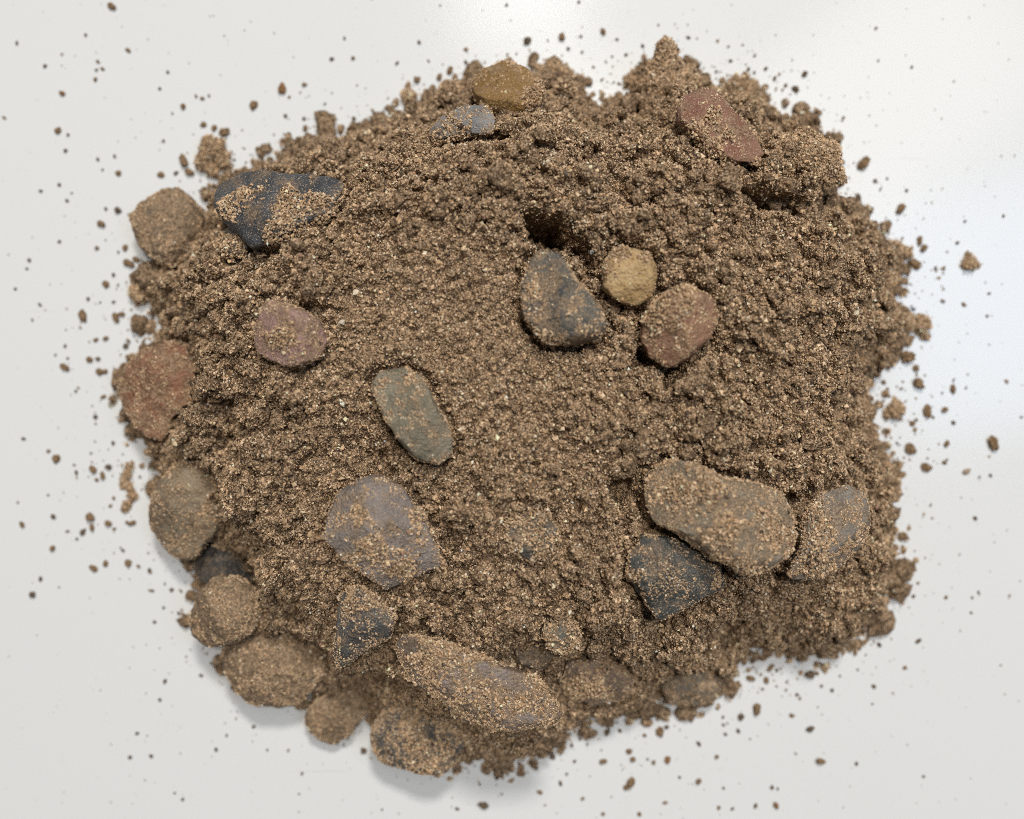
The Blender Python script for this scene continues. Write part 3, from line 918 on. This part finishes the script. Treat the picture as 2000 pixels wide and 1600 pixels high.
# ------------------------------------------------------------------ clods of soil
def clod(label, lumps, z0, seed, name="soil_clod"):
    """lumps: (u, v, r px, dz mm) fused spheres; rests at z0"""
    g = np.random.default_rng(seed)
    cu, cv = np.mean([l[0] for l in lumps]), np.mean([l[1] for l in lumps])
    cx, cy = (float(a) for a in to_world(cu, cv, z0 + 0.002))
    cen, rr = [], []
    for (u, v, r, dz) in lumps:
        x, y = to_world(u, v, z0 + 0.002 + dz * 0.001)
        r = r * (0.85 if r < 12 else 1.0)
        cen.append((x - cx, y - cy, r * PX * 0.75 + dz * 0.001))
        rr.append(r * PX)
    cen, rr = np.array(cen), np.array(rr)
    # shrink-wrap: radial surface of the union for one body
    o0 = cen.mean(0)
    dirs = ICO3
    rad = np.full(len(dirs), 0.0)
    for cc, r in zip(cen - o0, rr):
        b = dirs @ cc
        disc = b * b - (cc @ cc - r * r)
        t = np.where(disc > 0, b + np.sqrt(np.clip(disc, 0, None)), 0)
        rad = np.maximum(rad, t)
    rad = np.maximum(rad, 0.35 * rr.min())
    m = rr.mean()
    rad = rad * (1 + 0.30 * fbm(dirs * rad[:, None] / (m * 0.55) + seed, 600, 3))
    vs = dirs * rad[:, None] + o0
    vs[:, 2] = np.maximum(vs[:, 2], 0.0)
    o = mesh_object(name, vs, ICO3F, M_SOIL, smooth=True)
    o.location = (cx, cy, z0)
    tag(o, label, "soil clod", "larger clods of soil")
    tv = vs[ICO3F]
    cnv = np.cross(tv[:, 1] - tv[:, 0], tv[:, 2] - tv[:, 0])
    ar = np.linalg.norm(cnv, axis=1) / 2
    m_ = int(ar.sum() * 1e6 * 8)
    ti = g.choice(len(ar), m_, p=ar / ar.sum())
    b1, b2 = g.uniform(size=m_), g.uniform(size=m_)
    fl = b1 + b2 > 1
    b1[fl], b2[fl] = 1 - b1[fl], 1 - b2[fl]
    p = tv[ti, 0] + b1[:, None] * (tv[ti, 1] - tv[ti, 0]) + b2[:, None] * (tv[ti, 2] - tv[ti, 0])
    nn = cnv[ti] / (2 * ar[ti, None] + 1e-15)
    rd = np.clip(g.lognormal(math.log(0.00021), 0.38, m_), 0.00011, 0.0008)
    p = p + nn * (rd * g.uniform(-0.2, 0.8, m_) + (g.uniform(size=m_) < 0.15) * g.uniform(0, 0.0007, m_))[:, None]
    p[:, 2] = np.maximum(p[:, 2], 0.0002)
    grains("sand_grains", p, rd, M_GRAIN, o, g)
    return o


def hz_at(u, v):
    z = 0.01
    for _ in range(6):
        x, y = to_world(u, v, z)
        z = max(0.0, float(sample(HF, np.array([x]), np.array([y]))[0]))
    return z


clod("round clod of soil standing on the tabletop above the blue-black slate stone",
     [(415, 292, 24, 0), (398, 315, 16, 0), (432, 312, 16, 0), (412, 330, 13, 0)], 0.0, 1)
clod("tall pointed clod of soil rising at the top edge of the heap",
     [(1300, 170, 42, 0), (1298, 135, 30, 3), (1302, 105, 19, 6), (1306, 84, 11, 8), (1330, 165, 34, 0)], hz_at(1310, 190) * 0.4, 2)
clod("flat-topped block of soil overhanging a dark crack at the upper right",
     [(1520, 325, 46, 3), (1570, 315, 46, 4), (1610, 312, 28, 4), (1620, 340, 22, 3), (1555, 360, 38, 2)], hz_at(1560, 330) * 0.68, 3)
clod("small grey-brown clod of soil on the tabletop left of the amber stone",
     [(882, 190, 28, 0), (862, 196, 18, 0), (902, 196, 18, 0)], 0.0, 4)
clod("small ragged crumb cluster on the tabletop left of the amber stone, outermost",
     [(799, 188, 13, 0), (797, 166, 6, 0), (792, 205, 5, 0)], 0.0, 5)
clod("clod of soil jutting out at the heap's right edge, lower of two",
     [(1770, 630, 18, 0), (1800, 632, 16, 0), (1808, 655, 9, 0), (1745, 640, 18, 0)], 0.0, 6)
clod("rounded clod of soil jutting out at the heap's right edge, upper of two",
     [(1715, 530, 28, 0), (1735, 545, 18, 0), (1705, 510, 18, 0)], hz_at(1710, 530) * 0.6, 7)
clod("knobbly clod of soil on the right rim of the heap beside two loose crumbs",
     [(1748, 488, 16, 0), (1768, 492, 13, 0), (1758, 508, 11, 0)], 0.0, 8)
clod("three-cornered loose clod lying alone at the far right",
     [(1897, 512, 12, 0), (1894, 498, 7, 0), (1908, 515, 8, 0), (1888, 515, 7, 0)], 0.0, 9)
clod("loose lump of soil with a stub on top, right of the heap's middle",
     [(1752, 800, 15, 0), (1736, 806, 9, 0), (1753, 783, 6, 0)], 0.0, 10)
clod("ragged chain of soil crumbs beside the tan stone, upper piece",
     [(250, 912, 10, 0), (244, 930, 10, 0), (240, 945, 9, 0), (252, 955, 9, 0)], 0.0, 11)
clod("ragged chain of soil crumbs beside the tan stone, lower piece",
     [(258, 970, 9, 0), (245, 988, 10, 0), (240, 995, 7, 0)], 0.0, 12)
clod("dark knobbly clod of soil at the left edge below the round grey-brown stone",
     [(275, 570, 20, 0), (288, 560, 18, 0), (268, 585, 10, 0)], 0.0, 13)
clod("knobbly clod of soil at the top edge just right of the amber stone",
     [(1085, 130, 14, 0), (1105, 140, 13, 0), (1070, 140, 13, 0), (1050, 128, 9, 0)], 0.0, 14)
clod("small upright crumb cluster at the top edge left of the pointed clod",
     [(1238, 142, 9, 0), (1228, 150, 8, 0), (1246, 130, 6, 0)], 0.0, 15)
clod("crumbly clod of soil behind the brick-red stone at the upper right",
     [(1440, 165, 17, 0), (1465, 175, 17, 0), (1450, 190, 17, 0)], 0.0, 16)

# ------------------------------------------------------------------ loose crumbs on the board
CR = """218,12,13b 33,84,8d 88,129,9d 122,182,12o 167,68,8d 250,98,11b 191,120,10b 200,134,10b 188,137,7d 186,155,11b
8,230,8b 113,255,12b 133,264,8d 128,294,9d 191,311,8d 224,305,8d 231,338,12b 200,332,6d 116,361,9d 79,373,8d 131,392,8d
312,173,8d 328,141,8d 358,208,12b 337,222,6d 383,188,9b 395,192,11b 408,187,7b 397,243,12b 418,250,12b 438,258,17b 358,314,21b
371,336,16b 344,338,10d 314,341,13b 319,275,8d 495,205,17b 458,312,7d 551,173,19o 565,190,7b 558,226,9d 594,232,9d
596,250,12b 631,254,15b 656,233,7d 691,232,11d 761,211,15b 748,221,9d 815,155,14b 819,83,9d 648,115,9d 673,75,7d
776,123,8d 837,119,6d 910,122,9d 858,150,13b 879,138,12b 885,152,10b 845,172,14b 1030,79,15d 1098,72,15b 1178,62,14b
989,10,8d 1131,4,8d 1110,95,9d 1135,71,7d 1137,102,7d 1205,77,7d 1223,107,8d 1255,90,8d 1344,73,8d 1286,49,6d 1427,119,8d
1462,135,9d 1473,142,7d 1496,134,9d 1070,79,6d 1513,154,10d 1554,173,14d 1571,145,12d 1598,218,13b 1487,180,9b 1490,195,13b
1711,55,8d 1781,131,7d 1687,319,21b 1642,344,14b 1709,353,9d 1733,349,6d 1771,372,9d 1760,408,19b 1676,387,16d 1690,408,16b
1797,470,14b 1805,485,15b 1787,515,21b 1960,422,7d 1885,432,7d 1870,474,8d 1827,524,8d 1883,595,10b 1928,617,7d 1932,573,7d
1850,492,5d 1842,534,5d 1773,697,24b 1789,719,12b 1795,749,21b 1862,759,15b 1887,757,6d 1967,745,11p 1760,759,9b
1812,803,20b 1845,800,13b 1783,827,12b 1790,820,8b 1862,825,10d 1849,867,14b 1940,865,21b 1779,877,22b 1810,913,19b
1845,903,11b 1888,921,15p 1935,929,8d 1905,1012,9d 1995,815,7d 1759,1133,11d 1784,1165,9d 1848,1167,9b 1899,1167,6d
1897,1197,6d 1467,1290,11d 1491,1285,14b 1505,1304,13b 1517,1309,8d 1466,1325,12b 1497,1328,14b 1581,1317,19d 1596,1315,10b
1607,1298,8d 1604,1340,8d 1625,1348,9d 1557,1357,9d 1537,1332,6d 1479,1385,20b 1447,1401,14d 1442,1428,11d 1412,1401,7d
1413,1416,8d 1417,1434,8d 1547,1398,11b 1583,1424,15d 1707,1341,10d 1704,1375,6d 1767,1304,9o 1717,1259,10d 1794,1252,11d
1603,1486,15b 1673,1491,9d 1508,1538,10d 1519,1541,7d 1516,1573,12o 1476,1574,11d 1404,1578,10b 1430,1580,8d 1413,1539,7d
1804,1517,7d 1672,1258,15b 1186,1430,14d 1211,1427,10d 1205,1411,6d 1259,1436,10b 1289,1430,18b 1302,1420,11d 1229,1468,12b
1236,1483,12b 1178,1487,13b 1265,1483,7d 1277,1489,11b 1304,1483,14o 1233,1528,22b 1222,1538,13b 1079,1478,14d 1133,1443,8d
1117,1456,9d 1147,1454,6d 1099,1460,14b 1122,1487,8d 1047,1501,10d 1095,1530,10d 1107,1512,8d 956,1506,10d 980,1517,11b
1018,1510,15b 943,1572,17d 893,1580,8d 1138,1560,9b 1178,1590,10b 1249,1590,10b 1299,1568,10o 1365,1526,14b 1365,1453,10d
1327,1518,7d 1400,1478,11b 322,1331,10d 312,1367,10d 393,1319,8d 254,1479,10d 295,1477,10d 268,1432,8d 422,1464,9d 496,1419,9d
443,1436,7d 522,1465,7d 590,1511,8d 710,1466,13d 357,1561,8d 584,1551,6d 302,1215,8d 349,1198,8d 320,1187,7d 341,1549,6d
187,814,11d 202,775,10b 46,857,9d 95,881,11b 109,896,17b 149,923,9d 181,917,16b 211,912,13d 200,929,13b 189,937,10b
221,866,10d 222,973,8b 216,988,10b 94,967,6d 104,1009,12d 43,1025,13b 132,1038,7d 103,1071,14b 177,1010,19b 180,1030,14b
162,1039,12d 150,1053,8d 212,1022,14b 223,1033,9b 258,1022,13b 248,1020,10b 206,1101,12b 250,1100,16b 183,1110,13b 240,1075,8d
271,1106,9b 292,1115,11d 298,1154,9d 335,1152,10d 79,1131,10d 64,1162,14d 148,764,7d 198,437,15b 231,411,14d 207,408,8d
244,484,12b 252,514,18b 266,507,13b 281,526,12b 222,537,9d 207,555,13b 172,584,9d 161,617,19b 226,620,14b 237,614,12b
222,590,8d 187,664,10b 207,661,12b 246,675,12d 175,702,12b 191,701,11d 194,726,13b 204,726,12b 126,717,14b 127,676,8d
116,472,9d 57,508,9d 53,525,7d 78,595,8d 30,564,7d 108,694,6d 132,700,7d"""
crumbs = []
for t in CR.split():
    a, b, c3 = t.split(',')
    crumbs.append((float(a), float(b), float(c3[:-1]), c3[-1]))

protos = {}
for ck in 'bdop':
    for j in range(5):
        vs = ICO2 * np.array([1.0, rng.uniform(0.7, 1.0), rng.uniform(0.65, 0.9)])
        vs = vs * (1 + 0.55 * fbm(vs * 1.6 + 13.7 * j + ord(ck), 700 + j, 3) + 0.22 * vnoise(vs * 4.2 + j, 720 + j))[:, None]
        vs[:, 2] -= vs[:, 2].min()
        me = bpy.data.meshes.new("crumb")
        me.from_pydata(vs.tolist(), [], ICO2F.tolist())
        me.materials.append(M_CRUMB[ck])
        protos[ck, j] = me

CNAME = {'b': 'brown', 'd': 'dark', 'o': 'orange-brown', 'p': 'pale'}


def region(u, v):
    if v < 330 and u < 700:
        return "near the top left corner" if v < 165 else "at the upper left"
    if v < 260 and u < 1240:
        return "above the heap"
    if v < 260:
        return "at the upper right"
    if u < 420 and v < 640:
        return "beside the round grey-brown stone"
    if u < 420 and v < 960:
        return "beside the rust-red stone"
    if u < 420 and v < 1250:
        return "beside the tan stone"
    if u < 760:
        return "at the lower left"
    if v > 1240 and u < 1340:
        return "below the heap"
    if v > 1240:
        return "at the lower right"
    if v < 700:
        return "right of the upper heap"
    return "right of the lower heap"


def crumb_kind(u, v, dpx, ck):
    size = "larger" if dpx >= 17 else ("small" if dpx >= 10 else "tiny")
    return size + " " + CNAME[ck], region(u, v)


ORD = ["second", "third", "fourth", "fifth", "sixth", "seventh", "eighth", "ninth", "tenth", "eleventh", "twelfth",
       "thirteenth", "fourteenth", "fifteenth", "sixteenth", "seventeenth", "eighteenth", "nineteenth", "twentieth",
       "twenty-first", "twenty-second", "twenty-third", "twenty-fourth", "twenty-fifth"]
kinds_of = {}
for (u, v, dpx, ck) in crumbs:
    kinds_of.setdefault(crumb_kind(u, v, dpx, ck), []).append(u)
taken = {}


def crumb_label(u, v, dpx, ck):
    kd = crumb_kind(u, v, dpx, ck)
    us = sorted(kinds_of[kd])
    group = f"{kd[0]} crumbs {kd[1]}"
    if len(us) == 1:
        return f"{kd[0]} crumb on the tabletop {kd[1]}, the only such one", group
    r = us.index(u) + taken.get((kd, u), 0)
    taken[kd, u] = taken.get((kd, u), 0) + 1
    place = "leftmost" if r == 0 else ("rightmost" if r == len(us) - 1 else ORD[r - 1] + " from the left")
    return f"{kd[0]} crumb on tabletop {kd[1]}, {place} of {len(us)}", group


for i, (u, v, dpx, ck) in enumerate(crumbs):
    o = bpy.data.objects.new("soil_crumb", protos[ck, int(rng.integers(5))])
    col.objects.link(o)
    r = dpx * PX * (0.46 if dpx >= 12 else 0.38)
    x, y = to_world(u, v, r * 0.7)
    o.location = (float(x), float(y), 0.0)
    st = rng.uniform(0.85, 1.4)
    o.scale = (r * st, r / st ** 0.5, r)
    o.rotation_euler = (0, 0, rng.uniform(0, 6.283))
    lab, grp = crumb_label(u, v, dpx, ck)
    tag(o, lab, "crumb", grp)

# fine dust specks on the board
ND = 1900
g = np.random.default_rng(77)
du, dv = g.uniform(-60, 2060, ND * 3), g.uniform(-60, 1660, ND * 3)
dx, dy = to_world(du, dv, 0)
dd = -poly_dist(dx, dy, OUTW)
kp = (dd > 0.001) & (g.uniform(size=len(dd)) < 0.10 + 0.75 * np.exp(-dd / 0.014))
dx, dy = dx[kp], dy[kp]
# a denser fringe close to the heap
oa = np.array(OUTW)
ei = g.integers(0, len(oa), 1100)
tt = g.uniform(size=1100)[:, None]
pa, pb = oa[ei], oa[(ei + 1) % len(oa)]
en = np.stack([pb[:, 1] - pa[:, 1], -(pb[:, 0] - pa[:, 0])], 1)
en /= np.linalg.norm(en, axis=1, keepdims=True)
side = 0.5 + 0.5 * np.abs(((pa + pb) / 2)[:, 0]) / 0.1
fr = pa + (pb - pa) * tt + en * (g.exponential(0.006, 1100) * side)[:, None]
frd = poly_dist(fr[:, 0], fr[:, 1], OUTW)
alt = pa + (pb - pa) * tt - en * (g.exponential(0.006, 1100) * side)[:, None]
fr = np.where((frd > 0)[:, None], alt, fr)
nf0 = len(dx)
dx, dy = np.concatenate([dx, fr[:, 0]]), np.concatenate([dy, fr[:, 1]])
rr = np.clip(g.lognormal(math.log(0.00014), 0.42, len(dx)), 0.00006, 0.00042)
rr[nf0:] = np.clip(rr[nf0:] * 1.9, 0.00012, 0.0007)
v, f = grain_mesh(np.stack([dx, dy, rr * 0.8], 1), rr, g)
c = grain_tones(len(dx), g) * 0.5
dust = mesh_object("soil_dust", v, f, M_GRAIN, None, np.repeat(c, 6, axis=0))
dust["kind"] = "stuff"
tag(dust, "fine specks of soil dust scattered over the white tabletop", "dust")
print("dust", len(dx), "crumbs", len(crumbs))
print("tris", sum(len(o.data.polygons) for o in scene.objects if o.type == 'MESH'))
